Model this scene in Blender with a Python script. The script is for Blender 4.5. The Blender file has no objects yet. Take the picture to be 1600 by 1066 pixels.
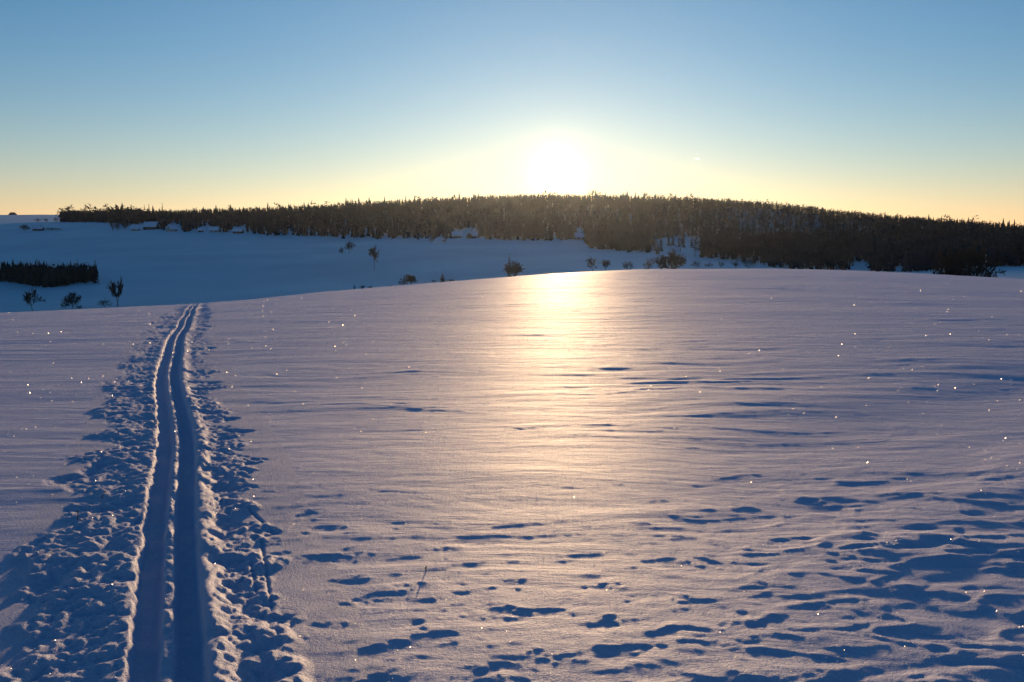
import bpy, math, random
import numpy as np

# ------------------------------------------------------------------ camera, world, sun, exposure
scene = bpy.context.scene
col = scene.collection
F = 1600.0                     # focal length in photo pixels (1600 wide)
CAMZ = 1.60
PITCH = math.atan((533 - 375) / F)

def ray(px, py):
    xc = (px - 800) / F; yc = (533 - py) / F
    cp, sp = math.cos(PITCH), math.sin(PITCH)
    return np.array([xc, cp + yc * sp, -sp + yc * cp])

cam_data = bpy.data.cameras.new('camera')
cam = bpy.data.objects.new('camera', cam_data)
col.objects.link(cam)
cam.location = (0, 0, CAMZ)
cam.rotation_euler = (math.pi / 2 - PITCH, 0, 0)
cam_data.sensor_width = 36.0
cam_data.lens = 36.0
cam_data.clip_start = 0.05
cam_data.clip_end = 90000
scene.camera = cam

sd = ray(871, 270); sd /= np.linalg.norm(sd)
SUN_EL = math.asin(sd[2]); SUN_AZ = math.atan2(sd[0], sd[1])

world = bpy.data.worlds.new('World'); scene.world = world
world.use_nodes = True
wn = world.node_tree; wn.nodes.clear()
def W(t, **k):
    n = wn.nodes.new(t)
    for a, v in k.items(): setattr(n, a, v)
    return n
wout = W('ShaderNodeOutputWorld'); bg = W('ShaderNodeBackground')
sky = W('ShaderNodeTexSky', sky_type='NISHITA', sun_disc=False)
sky.sun_elevation = SUN_EL; sky.sun_rotation = SUN_AZ
sky.altitude = 600; sky.air_density = 1.0; sky.dust_density = 0.12; sky.ozone_density = 3.1
SKY_GAMMA = 1.15
gam = W('ShaderNodeGamma'); gam.inputs[1].default_value = SKY_GAMMA
wn.links.new(sky.outputs[0], gam.inputs[0])
hsv = W('ShaderNodeHueSaturation'); hsv.inputs['Saturation'].default_value = 1.08
wn.links.new(gam.outputs[0], hsv.inputs['Color'])
# the sun's own disc and the bright aureole round it, part of the sky itself
tc = W('ShaderNodeTexCoord')
dot = W('ShaderNodeVectorMath', operation='DOT_PRODUCT'); dot.inputs[1].default_value = tuple(sd)
nrm = W('ShaderNodeVectorMath', operation='NORMALIZE')
wn.links.new(tc.outputs['Generated'], nrm.inputs[0]); wn.links.new(nrm.outputs[0], dot.inputs[0])
one = W('ShaderNodeMath', operation='SUBTRACT'); one.inputs[0].default_value = 1.0
wn.links.new(dot.outputs['Value'], one.inputs[1])          # 1-cos = a^2/2
def lobe(sig_deg, color):
    s = math.radians(sig_deg); k = 1.0 / (s * s)           # exp(-a^2/(2 s^2))
    m = W('ShaderNodeMath', operation='MULTIPLY'); m.inputs[1].default_value = -k
    wn.links.new(one.outputs[0], m.inputs[0])
    e = W('ShaderNodeMath', operation='EXPONENT'); wn.links.new(m.outputs[0], e.inputs[0])
    v = W('ShaderNodeVectorMath', operation='SCALE'); v.inputs[0].default_value = color
    wn.links.new(e.outputs[0], v.inputs['Scale'])
    return v
last = hsv.outputs[0]
# warm dusty air low over the horizon, all the way round, brighter towards the sun
sep = W('ShaderNodeSeparateXYZ'); wn.links.new(nrm.outputs[0], sep.inputs[0])
ab = W('ShaderNodeMath', operation='ABSOLUTE'); wn.links.new(sep.outputs[2], ab.inputs[0])
mm = W('ShaderNodeMath', operation='MULTIPLY'); mm.inputs[1].default_value = -1 / math.sin(math.radians(3.6)); wn.links.new(ab.outputs[0], mm.inputs[0])
ee = W('ShaderNodeMath', operation='EXPONENT'); wn.links.new(mm.outputs[0], ee.inputs[0])
az_ = W('ShaderNodeMath', operation='MULTIPLY_ADD'); az_.inputs[1].default_value = 0.46; az_.inputs[2].default_value = 0.54; wn.links.new(dot.outputs['Value'], az_.inputs[0])
ea = W('ShaderNodeMath', operation='MULTIPLY'); wn.links.new(ee.outputs[0], ea.inputs[0]); wn.links.new(az_.outputs[0], ea.inputs[1])
hzv = W('ShaderNodeVectorMath', operation='SCALE'); hzv.inputs[0].default_value = (3.8, 1.1, 1.5); wn.links.new(ea.outputs[0], hzv.inputs['Scale'])
ad = W('ShaderNodeVectorMath', operation='ADD'); wn.links.new(last, ad.inputs[0]); wn.links.new(hzv.outputs[0], ad.inputs[1]); last = ad.outputs[0]
for sg, c in ((0.40, (150, 130, 90)), (0.75, (9, 7.8, 4.6)), (1.3, (3.4, 2.7, 1.2)), (2.6, (0.5, 0.35, 0.1)), (16.0, (0.6, 0.8, 0.8))):
    l = lobe(sg, c); a = W('ShaderNodeVectorMath', operation='ADD')
    wn.links.new(last, a.inputs[0]); wn.links.new(l.outputs[0], a.inputs[1]); last = a.outputs[0]
wn.links.new(last, bg.inputs['Color'])
bg.inputs['Strength'].default_value = 0.110
wn.links.new(bg.outputs[0], wout.inputs['Surface'])

sun_d = bpy.data.lights.new('sun', 'SUN'); sun = bpy.data.objects.new('sun', sun_d); col.objects.link(sun)
sun_d.energy = 3.5; sun_d.angle = math.radians(2.0); sun_d.color = (1.0, 0.65, 0.345)
from mathutils import Vector, Matrix
sun.rotation_euler = Vector(sd).to_track_quat('Z', 'Y').to_euler()
sun.location = (0, 0, 50)

scene.view_settings.view_transform = 'Standard'
scene.view_settings.look = 'None'
scene.view_settings.gamma = 1.0
scene.view_settings.exposure = 0.18
scene.view_settings.use_curve_mapping = False
scene.cycles.use_denoising = True
scene.cycles.max_bounces = 6
scene.cycles.volume_bounces = 1
scene.cycles.sample_clamp_indirect = 4.0
HAZE_DENSITY = 0.12e-4

# ------------------------------------------------------------------ helpers
rng = np.random.default_rng(7)

def material(name, base, rough=0.8, spec=0.3, var=0.0, scale=3.0):
    m = bpy.data.materials.new(name); m.use_nodes = True
    nt = m.node_tree; b = nt.nodes['Principled BSDF']
    b.inputs['Roughness'].default_value = rough
    b.inputs['Specular IOR Level'].default_value = spec
    if var:
        co = nt.nodes.new('ShaderNodeTexCoord'); n = nt.nodes.new('ShaderNodeTexNoise')
        n.inputs['Scale'].default_value = scale; n.inputs['Detail'].default_value = 4
        nt.links.new(co.outputs['Object'], n.inputs['Vector'])
        r = nt.nodes.new('ShaderNodeValToRGB')
        r.color_ramp.elements[0].position = 0.3; r.color_ramp.elements[1].position = 0.7
        r.color_ramp.elements[0].color = tuple(c * (1 - var) for c in base) + (1,)
        r.color_ramp.elements[1].color = tuple(min(1, c * (1 + var)) for c in base) + (1,)
        nt.links.new(n.outputs['Fac'], r.inputs[0]); nt.links.new(r.outputs[0], b.inputs['Base Color'])
    else:
        b.inputs['Base Color'].default_value = tuple(base) + (1,)
    return m

def snow_material(name, grain=1.0, ribs=1.0):
    m = bpy.data.materials.new(name); m.use_nodes = True
    nt = m.node_tree; b = nt.nodes['Principled BSDF']
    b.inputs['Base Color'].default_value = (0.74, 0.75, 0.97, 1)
    b.inputs['Roughness'].default_value = 0.655
    b.inputs['Specular IOR Level'].default_value = 0.5
    co = nt.nodes.new('ShaderNodeTexCoord')
    prev = None
    for sc, st, di in ((70.0, 0.75 * grain, 0.009), (230.0, 1.0 * grain, 0.006)):
        n = nt.nodes.new('ShaderNodeTexNoise'); n.inputs['Scale'].default_value = sc
        n.inputs['Detail'].default_value = 2
        nt.links.new(co.outputs['Object'], n.inputs['Vector'])
        bp = nt.nodes.new('ShaderNodeBump'); bp.inputs['Strength'].default_value = st
        bp.inputs['Distance'].default_value = di
        nt.links.new(n.outputs['Fac'], bp.inputs['Height'])
        if prev: nt.links.new(prev.outputs[0], bp.inputs['Normal'])
        prev = bp
    # fine wind ribs, long across the slope and short along it
    mp = nt.nodes.new('ShaderNodeMapping'); mp.inputs['Scale'].default_value = (0.34, 1.0, 1.0); mp.inputs['Rotation'].default_value = (0, 0, -0.06)
    nt.links.new(co.outputs['Object'], mp.inputs['Vector'])
    for sc, di, dis in ((1.7, 0.075, 0.6), (7.0, 0.019, 0.4)):
        n = nt.nodes.new('ShaderNodeTexNoise'); n.inputs['Scale'].default_value = sc; n.inputs['Detail'].default_value = 5
        n.inputs['Roughness'].default_value = 0.55; n.inputs['Distortion'].default_value = dis
        nt.links.new(mp.outputs[0], n.inputs['Vector'])
        bp = nt.nodes.new('ShaderNodeBump'); bp.inputs['Strength'].default_value = ribs; bp.inputs['Distance'].default_value = di
        nt.links.new(n.outputs['Fac'], bp.inputs['Height']); nt.links.new(prev.outputs[0], bp.inputs['Normal']); prev = bp
    nt.links.new(prev.outputs[0], b.inputs['Normal'])
    return m

M_SNOW = snow_material('snow'); M_TRACK = snow_material('churned_snow', 1.3, 0.12)
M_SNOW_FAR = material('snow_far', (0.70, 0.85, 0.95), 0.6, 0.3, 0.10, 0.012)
M_ROOFSNOW = material('roof_snow', (0.72, 0.79, 0.94), 0.7, 0.2, 0.04, 0.6)
M_CONIFER = material('conifer_needles', (0.024, 0.034, 0.034), 0.9, 0.1, 0.5, 0.12)
M_FOREST = material('forest_foliage', (0.015, 0.025, 0.040), 0.9, 0.1, 0.5, 0.03)
M_BARK = material('bark', (0.060, 0.045, 0.035), 0.9, 0.1, 0.3, 3.0)
M_TWIG = material('twigs', (0.055, 0.042, 0.036), 0.9, 0.1, 0.3, 2.0)
M_DRY = material('dry_stalk', (0.12, 0.085, 0.05), 0.9, 0.1, 0.3, 60.0)
M_WOODWALL = material('dark_timber', (0.075, 0.055, 0.045), 0.85, 0.2, 0.3, 1.2)
M_PLASTER = material('pale_plaster', (0.42, 0.40, 0.37), 0.85, 0.2, 0.12, 0.8)
M_BRICK = material('chimney_brick', (0.20, 0.11, 0.08), 0.9, 0.2, 0.3, 2.0)
M_GLASS = material('window_glass', (0.02, 0.025, 0.03), 0.1, 0.5)

def mesh_object(name, verts, faces, mat, parent=None, smooth=False):
    """verts (n,3) array, faces (m,k) int array (k = 3 or 4)"""
    v = np.asarray(verts, dtype=np.float32); f = np.asarray(faces, dtype=np.int32)
    k = f.shape[1]
    me = bpy.data.meshes.new(name)
    me.vertices.add(len(v)); me.vertices.foreach_set('co', v.ravel())
    me.loops.add(f.size); me.loops.foreach_set('vertex_index', f.ravel())
    me.polygons.add(len(f))
    me.polygons.foreach_set('loop_start', np.arange(len(f), dtype=np.int32) * k)
    me.update(calc_edges=True)
    if smooth: me.polygons.foreach_set('use_smooth', np.ones(len(f), dtype=bool))
    me.materials.append(mat)
    o = bpy.data.objects.new(name, me); col.objects.link(o)
    if parent is not None: o.parent = parent
    return o

def tag(o, label, cat=None, group=None, kind=None):
    o['label'] = label
    if cat: o['category'] = cat
    if group: o['group'] = group
    if kind: o['kind'] = kind
    return o

def thing(name, label, cat, loc, group=None, rz=0.0):
    o = bpy.data.objects.new(name, None); col.objects.link(o)
    o.empty_display_size = 0.5
    o.location = tuple(float(c) for c in loc); o.rotation_euler = (0, 0, rz)
    return tag(o, label, cat, group)

def smooth(a, b, x):
    t = np.clip((x - a) / (b - a), 0, 1); return t * t * (3 - 2 * t)

_PERM = np.random.default_rng(99).permutation(4096).astype(np.int32)
_GA = np.random.default_rng(98).uniform(0, 2 * np.pi, 4096)
_GC = np.cos(_GA).astype(np.float32); _GS = np.sin(_GA).astype(np.float32)
def perlin(x, y, seed=0):
    x = np.asarray(x, float); y = np.asarray(y, float)
    x0 = np.floor(x); y0 = np.floor(y); fx = (x - x0).astype(np.float32); fy = (y - y0).astype(np.float32)
    ux = fx * fx * fx * (fx * (fx * 6 - 15) + 10); uy = fy * fy * fy * (fy * (fy * 6 - 15) + 10)
    ix = x0.astype(np.int32) + seed * 131; iy = y0.astype(np.int32) + seed * 17
    pa = _PERM[ix & 4095]; pb = _PERM[(ix + 1) & 4095]
    def g(p, dx, dy):
        h = _PERM[(p + iy + dy) & 4095]
        return _GC[h] * (fx - dx) + _GS[h] * (fy - dy)
    n0 = g(pa, 0, 0); n0 += (g(pb, 1, 0) - n0) * ux
    n1 = g(pa, 0, 1); n1 += (g(pb, 1, 1) - n1) * ux
    return (n0 + (n1 - n0) * uy) * 1.5

# ------------------------------------------------------------------ terrain shape
CREST = [(-400, 512), (0, 489), (150, 482), (300, 475), (400, 467), (500, 457), (600, 449), (720, 439), (860, 428),
         (1010, 422), (1200, 420), (1330, 423), (1450, 428), (1600, 437), (1900, 450)]
_th = []; _k = []; _rt = []
for px, py in CREST:
    d = ray(px, py); dep = -d[2] / math.hypot(d[0], d[1])
    _th.append(math.atan2(d[0], d[1])); _k.append(dep * dep / (4 * CAMZ))
_th = [-math.pi] + [-1.4] + _th + [1.4, math.pi]
_k = [2.5e-4, 3.0e-4] + _k + [2.5e-4, 2.5e-4]
_dth = np.linspace(-math.pi, math.pi, 6001)
_dk = np.interp(_dth, _th, _k)
_ker = np.exp(-0.5 * (np.linspace(-3, 3, 61)) ** 2); _ker /= _ker.sum()
_dk = np.convolve(np.pad(_dk, 30, mode='edge'), _ker, 'valid')

# far land: picture point + distance north -> ground point
CTRL = [
 # far-left hill on the horizon
 (-700, 342, 2800), (-300, 338, 3000), (0, 337, 3000), (100, 336, 3000), (200, 340, 2900),
 (-200, 352, 1900), (0, 352, 1900), (100, 347, 1800), (180, 347, 1700), (240, 347, 1650),
 (-200, 366, 1300), (0, 363, 1250), (150, 363, 1250),
 # forest edge / meadow top
 (230, 361, 1150), (320, 363, 1130), (450, 369, 1080), (600, 373, 1020), (740, 374, 960), (860, 383, 880), (1000, 396, 740),
 # meadow
 (0, 405, 700), (200, 400, 720), (400, 405, 650), (580, 415, 560), (800, 405, 600), (950, 408, 560),
 (-200, 440, 440), (0, 440, 430), (75, 450, 400), (150, 440, 430), (300, 440, 440), (600, 430, 450),
 # valley just behind the crest
 (-300, 515, 260), (0, 488, 265), (180, 478, 270), (300, 474, 275), (500, 456, 290), (640, 446, 300), (720, 440, 305), (800, 434, 310),
 (860, 430, 320), (940, 426, 330), (1010, 426, 330), (1200, 432, 330), (1350, 438, 300), (1450, 434, 240), (1600, 437, 220), (1900, 452, 220),
 (1600, 424, 330), (1480, 426, 320), (1080, 414, 450), (1250, 424, 430), (1400, 421, 430),
 # forest hill, ground under the trees
 (300, 342, 1420), (400, 338, 1450), (500, 334, 1480), (600, 327, 1500), (700, 323, 1500), (800, 318, 1500), (900, 318, 1500), (1000, 320, 1500),
 (1100, 323, 1500), (1170, 324, 1500), (1250, 332, 1450), (1350, 345, 1400), (1450, 355, 1350), (1600, 368, 1250), (1800, 385, 1150),
 (800, 355, 1150), (1000, 365, 1080), (1200, 375, 950), (1400, 388, 800), (1600, 398, 700),
 # behind the hill
 (400, 356, 2100), (800, 350, 2100), (1200, 354, 2000), (1600, 372, 2000), (800, 372, 3500), (1700, 380, 3500), (100, 366, 4500)]
def remap(Y): return np.interp(Y, [0, 100, 175, 220, 265, 330, 430, 560, 700, 900, 1100, 1500, 3000, 9000], [0, 140, 230, 300, 370, 430, 520, 600, 690, 820, 960, 1270, 2600, 8600])
CX = []
for px, py, Y in CTRL:
    Y = float(remap(Y))
    d = ray(px, py); s = Y / d[1]; CX.append((d[0] * s, Y, CAMZ + d[2] * s))
for p in ((-900, 0, -30), (-1800, 600, -15), (900, 0, -25), (1600, 700, -5), (0, -900, -25), (-2500, -2500, -10), (2500, -2500, -10),
          (2600, 1500, 10), (-3000, 0, 0), (3500, 0, 0), (0, -4000, 0), (0, 7000, 0), (4500, 5500, 0), (-5500, 5500, 0), (0, 60, -32), (-120, 120, -30), (120, 120, -25),
          (0, 180, -24), (-7000, -5000, 0), (7000, -5000, 0)):
    CX.append(p)
CX = np.array(CX)
def _phi(a, b):
    r2 = (a[:, None, 0] - b[None, :, 0]) ** 2 + (a[:, None, 1] - b[None, :, 1]) ** 2
    return np.sqrt(r2 + 60.0 ** 2)
_n = len(CX)
_A = np.zeros((_n + 3, _n + 3)); _A[:_n, :_n] = _phi(CX, CX) - np.eye(_n) * 4.0
_P = np.c_[np.ones(_n), CX[:, :2] / 1000]; _A[:_n, _n:] = _P; _A[_n:, :_n] = _P.T
_w = np.linalg.solve(_A, np.r_[CX[:, 2], 0, 0, 0])
def far_h(x, y):
    out = np.empty(x.size); xf, yf = x.ravel(), y.ravel()
    for i in range(0, x.size, 200000):
        p = np.c_[xf[i:i + 200000], yf[i:i + 200000]]
        out[i:i + 200000] = _phi(p, CX) @ _w[:_n] + np.c_[np.ones(len(p)), p / 1000] @ _w[_n:]
    out = out.reshape(x.shape)
    out += 0.7 * perlin(x / 120, y / 120, 3) + 0.25 * perlin(x / 35, y / 35, 4)
    return out
def dome(x, y):
    r = np.hypot(x, y); k = np.interp(np.arctan2(x, y), _dth, _dk)
    rt = np.sqrt(CAMZ / k)
    return -k * r * r - 1.2e-3 * np.maximum(0, r - 1.25 * rt) ** 2
def macro(x, y):
    x = np.asarray(x, float); y = np.asarray(y, float)
    a = dome(x, y); s = 1.5
    b = np.full(x.shape, -60.0); m = np.hypot(x, y) > 45
    if m.any(): b[m] = far_h(x[m], y[m])
    m = np.maximum(a, b)
    return m + s * np.log1p(np.exp(-np.abs(a - b) / s)) * smooth(120, 200, np.hypot(x, y))
def hit(px, py):
    """ground point seen at a photo pixel on the near field"""
    d = ray(px, py); t = np.geomspace(1.5, 220, 6000)
    x, y, z = d[0] * t, d[1] * t, CAMZ + d[2] * t
    g = dome(x, y); i = np.argmax(z <= g)
    if z[i] > g[i]: i = np.argmin(z - g)
    return np.array([x[i], y[i]])
def gz(x, y): return float(macro(np.array([x]), np.array([y]))[0])

# ------------------------------------------------------------------ snow relief of the near field
TRACK_PX = [(264, 1200), (265, 1066), (267, 960), (269, 880), (272, 800), (275, 740), (274, 690), (270, 640), (267, 600), (265, 572), (269, 548), (280, 522), (293, 497), (299, 483), (304, 476)]
_tp = np.array([hit(*p) for p in TRACK_PX])
_d0 = _tp[1] - _tp[3]; _d0 /= np.linalg.norm(_d0)
_d1 = _tp[-1] - _tp[-2]; _d1 /= np.linalg.norm(_d1)
_tp = np.vstack([_tp[0] + _d0 * 25, _tp, _tp[-1] + _d1 * 80])
_o = np.argsort(_tp[:, 1]); TY, TX = _tp[_o, 1], _tp[_o, 0]
_yy = np.geomspace(1, 200, 4000)
def _smoothx(a, n):
    k = np.hanning(n); k /= k.sum(); return np.convolve(np.pad(a, n // 2, mode='edge'), k, 'valid')[:len(a)]
_xx = np.interp(_yy, TY, TX); _r = _smoothx(_xx / _yy, 161) * _yy
def track_t(x, y):
    xc = np.where(y > 1, np.interp(y, _yy, _r), np.interp(y, TY, TX))
    xc = xc + 0.02 * np.sin(y * 0.9) * smooth(3, 9, y)
    slope = np.interp(y, _yy, np.gradient(_r, _yy))
    return (x - xc) / np.sqrt(1 + slope ** 2)

PITS = [  # picture px, py, half width, half height (photo px), depth m
 (515, 818, 34, 8, .030), (528, 860, 40, 12, .040), (628, 918, 58, 20, .060), (745, 907, 26, 10, .035), (772, 946, 68, 13, .060), (860, 938, 36, 10, .045),
 (690, 850, 36, 7, .030), (655, 970, 24, 7, .025), (865, 1012, 28, 9, .03), (945, 966, 16, 5, .02), (985, 1000, 48, 18, .055), (1000, 929, 22, 6, .03), (1070, 928, 36, 9, .035),
 (1075, 972, 50, 9, .03), (760, 1028, 48, 14, .05), (775, 1056, 60, 16, .05), (610, 1005, 45, 11, .03), (590, 1045, 50, 12, .03), (1174, 904, 22, 8, .03), (1340, 864, 60, 12, .045),
 (1340, 808, 20, 5, .02), (1440, 835, 54, 10, .04), (1518, 846, 55, 13, .05), (1300, 936, 50, 15, .04), (1168, 958, 42, 11, .05), (1225, 964, 30, 8, .04), (1150, 990, 60, 14, .06),
 (1300, 1001, 46, 10, .05), (1405, 930, 55, 10, .045), (1500, 920, 64, 14, .055), (1510, 996, 72, 18, .065), (1352, 956, 32, 9, .035), (1270, 1014, 34, 8, .04), (1285, 1052, 66, 15, .055),
 (1400, 983, 55, 11, .045), (1580, 880, 40, 10, .04), (1590, 1040, 50, 14, .05), (1030, 1055, 50, 13, .04), (1450, 1050, 60, 14, .045), (930, 905, 30, 6, .022), (560, 935, 30, 8, .025),
 (800, 905, 30, 6, .02), (1120, 870, 40, 7, .025), (1230, 838, 36, 6, .022), (1420, 790, 44, 7, .025), (1540, 790, 50, 9, .03), (1570, 745, 44, 7, .025), (1180, 1040, 40, 10, .04),
 (720, 985, 30, 7, .02), (540, 900, 26, 7, .025), (480, 800, 26, 6, .02), (500, 970, 30, 12, .045), (430, 835, 22, 8, .035), (430, 862, 20, 6, .03), (425, 880, 18, 6, .03), (435, 945, 22, 9, .05)]
_pp = [(hit(a, b), a, b, w, h, d) for a, b, w, h, d in PITS]
# swale: photo curve of the drift in the middle distance
SW = [(560, 815), (640, 838), (720, 850), (850, 862), (950, 866), (1090, 845), (1250, 800), (1400, 755), (1600, 690), (1800, 640)]
_sw = np.array([hit(*p) for p in SW])
SW2 = [(900, 800), (1100, 745), (1300, 700), (1500, 640), (1700, 590)]
_sw2 = np.array([hit(*p) for p in SW2])
# pole drag marks beside the track
DRAGS = [((388, 792), (412, 812)), ((408, 838), (424, 940)), ((391, 868), (400, 918)), ((345, 773), (346, 795))]
_dr = [(hit(*a), hit(*b)) for a, b in DRAGS]
# band of steeper ripples
def blob(x, y, px, py, wx, wy):
    c = hit(px, py); e = hit(px + wx, py); f = hit(px, py - wy)
    return np.exp(-((x - c[0]) / (e[0] - c[0])) ** 2 - ((y - c[1]) / max(0.1, f[1] - c[1])) ** 2)

def relief(x, y):
    r = np.hypot(x, y)
    z = np.zeros_like(x)
    t = track_t(x, y)
    fade = 1 - smooth(130, 190, r)
    # domain warp
    wx = 0.5 * perlin(x / 1.7, y / 1.7, 11); wy = 0.22 * perlin(x / 1.3, y / 1.3, 12)
    X, Y = x + wx, y + wy
    rot = 0.10; Xr, Yr = X * math.cos(rot) - Y * math.sin(rot) * 0, Y - X * rot * smooth(0, 4, x)
    # broad swells
    z += 0.022 * perlin(x / 7.0, y / 3.2, 21) + 0.006 * perlin(Xr / 2.6, Yr / 1.1, 22)
    z += 0.10 * perlin(x / 26, y / 15, 23) * smooth(15, 60, r)
    # long wind streaks over several wave lengths at nearly constant slope
    patch = smooth(-0.45, 0.35, perlin(x / 4.0, y / 2.2, 31) + 0.5 * perlin(x / 14.0, y / 7.0, 32))
    patch2 = smooth(-0.2, 0.4, perlin(x / 1.6, y / 0.9, 33))
    for wl, am, lipk, r0, r1, rfar, sd_ in ((0.10, 0.0012, 1.2, 0, 1, 16, 40), (0.19, 0.0030, 1.3, 4, 9, 34, 41), (0.38, 0.0066, 1.7, 6, 12, 90, 42), (0.85, 0.0100, 1.9, 14, 30, 300, 43), (2.0, 0.014, 1.3, 30, 60, 300, 44), (4.6, 0.022, 0.0, 30, 60, 300, 45)):
        g_in = smooth(r0, r1, r); g = g_in * smooth(rfar, rfar * .45, r)
        z += am * perlin(Xr / (wl * 5.0), Yr / wl, sd_) * (0.35 + 0.8 * patch) * (0.4 + 0.6 * g_in) * smooth(rfar, rfar * .45, r)
        # small sharp-lipped sastrugi: gentle on the sunward side, steep towards the camera
        if lipk:
            q = perlin(Xr / (wl * 4.2), Yr / (wl * 1.5), sd_ + 50) + 0.25 * perlin(Xr / wl, Yr / (wl * .6), sd_ + 70)
            lip = np.where(q > 0.12, np.minimum((q - 0.12) * 8, 1) * (1 - np.clip((q - 0.245) * 1.5, 0, 1)), 0)
            z += .65 * am * lipk * lip * g * (0.15 + 0.85 * patch) * (0.3 + 0.7 * patch2)
    b1 = blob(x, y, 1010, 572, 230, 26) + 0.8 * blob(x, y, 920, 655, 220, 34) + 0.5 * blob(x, y, 560, 660, 120, 30) + 0.7 * blob(x, y, 1300, 560, 260, 20)
    z += 0.012 * b1 * np.maximum(0, perlin(Xr / 0.9, Yr / 0.36, 61) - .05) + 0.008 * b1 * perlin(Xr / 1.1, Yr / 0.3, 62)
    # swales
    yc = np.interp(x, _sw[:, 0], _sw[:, 1]); a = smooth(_sw[0, 0], _sw[3, 0], x) * (0.05 + 0.95 * smooth(0.4, 2.6, x))
    q = y - yc + 0.10 * perlin(x / 0.8, y / 0.8, 71)
    z += -0.026 * a * np.exp(-(q / np.where(q > 0, 0.62, 0.5)) ** 2) * (x < 12)
    yc = np.interp(x, _sw2[:, 0], _sw2[:, 1]); a = smooth(_sw2[0, 0], _sw2[2, 0], x)
    q = y - yc + 0.25 * perlin(x / 1.8, y / 1.8, 72)
    z += -0.060 * a * np.exp(-(q / np.where(q > 0, 1.4, 1.2)) ** 2) * (x < 20)
    # the ground rises very gently away from the camera's feet, more so to the right
    z -= np.maximum(0, 7.2 - np.maximum(y, 1.0)) ** 1.25 * (0.009 + 0.006 * smooth(.6, 2.6, x)) * smooth(0, 1.5, y)
    # rough, wind-eaten snow right in front
    near = smooth(8.5, 4.5, y) * smooth(0.15, 0.9, t) * (0.55 + 0.45 * smooth(-0.5, 2.5, x))
    n1 = perlin(Xr / 0.62, Yr / 0.34, 81); n2 = perlin(Xr / 0.27, Yr / 0.15, 82)
    n3 = perlin(Xr / 0.11, Yr / 0.07, 83)
    rgt = .3 + .7 * smooth(.5, 2.0, x)
    z += near * (0.011 * rgt * n1 + 0.0055 * rgt * n2 + 0.0016 * n3 + 0.030 * rgt * np.maximum(0, 0.22 - np.abs(n1 + 0.4 * n2)))
    # sinuous wind-cut ridges: quick rise away from the camera, crisp lip, long gentle lee side towards the sun
    for wl, am, sd_ in ((0.44, 0.016, 85), (0.20, 0.0062, 88)):
        ph = (y + wl * 0.95 * perlin(x / (wl * 2.1), y / (wl * 1.5), sd_) + wl * .35 * perlin(x / (wl * .7), y / (wl * .6), sd_ + 1) - 0.10 * x) / wl
        fr = ph - np.floor(ph); saw = np.where(fr < .36, smooth(0, .40, fr) / smooth(0, .40, np.array(.36)), 1 - (fr - .36) / .64)
        amp = smooth(-.05, .45, perlin(x / (wl * 2.4), y / (wl * 1.3), sd_ + 2) + .15)
        z += near * am * (.25 + .75 * smooth(.5, 2.0, x)) * amp * saw
    # individual wind-eaten footprints: steep on the sunward wall
    nr = r < 14
    if nr.any():
        xs, ys = x[nr], y[nr]; zz = np.zeros_like(xs); pm = np.zeros_like(xs)
        jx = 0.10 * perlin(xs / 0.22, ys / 0.16, 91) + 0.02 * perlin(xs / 0.06, ys / 0.06, 93); jy = 0.10 * perlin(xs / 0.25, ys / 0.3, 92) + 0.02 * perlin(xs / 0.07, ys / 0.07, 94)
        bw = perlin(xs / 0.23, ys / 0.17, 95) + 0.6 * perlin(xs / 0.09, ys / 0.07, 96)
        for c, px, py, w, h, dp in _pp:
            D = c[1]; hw = w * D / F * 1.1; hh = h * D * D / (CAMZ * F) * 0.68
            hh = max(hh, 0.05); dp = min(dp * .30, hh * .10) * (.72 if px < 1080 else .5)
            u = (xs - c[0] + jx) / hw; v = (ys - c[1] + jy - 0.10 * (xs - c[0])) / hh
            m = (np.abs(u) < 1.6) & (v > -2.6) & (v < 1.9)
            if not m.any(): continue
            uu, vv = u[m], v[m]
            e = np.clip(1 - uu ** 2, 0, 1) ** 0.6
            wall = smooth(1.05, np.interp(dp, [.003, .012], [-0.7, -.1]), vv / np.maximum(e, .15))
            floor = smooth(-2.4, 0.2, vv)
            br = 0.65 + 0.5 * bw[m]
            pm[m] = np.maximum(pm[m], np.clip(1.5 - uu ** 2, 0, 1) * smooth(-2.6, -1.2, vv) * smooth(1.8, 1.0, vv))
            zz[m] -= dp * e * wall * floor * br
            zz[m] += dp * 0.30 * np.exp(-((vv - 1.15 * np.maximum(e, .3)) / 0.35) ** 2) * e    # raised rim
        crumb = 0.0022 * perlin(xs / 0.075, ys / 0.05, 97) + 0.0012 * perlin(xs / 0.035, ys / 0.03, 98) + 0.004 * perlin(xs / 0.2, ys / 0.11, 99)
        zz += crumb * (0.22 + 0.78 * pm)
        z[nr] += zz * smooth(0.18, 0.32, t[nr])
    # ---- ski track with its trampled borders
    mk = (np.abs(t) < 1.6) & (r < 180)
    if mk.any():
        xs, ys, ts = x[mk], y[mk], t[mk]
        s = ys
        rag = 0.22 * perlin(xs / 0.9, ys / 0.55, 101) + 0.13 * perlin(xs / 0.3, ys / 0.22, 102)
        wl_ = 0.66 + rag + 0.05 * perlin(s / 4, s * 0, 103); wr_ = 0.56 + rag
        lim = np.where(ts < 0, wl_, wr_)
        mask = smooth(0.0, 0.12, lim - np.abs(ts + 0.02))
        a1 = perlin(xs / 0.21, ys / 0.26, 111); a2 = perlin(xs / 0.10, ys / 0.13, 112); a3 = perlin(xs / 0.048, ys / 0.06, 113); a4 = perlin(xs / 0.55, ys / 0.6, 114)
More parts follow.
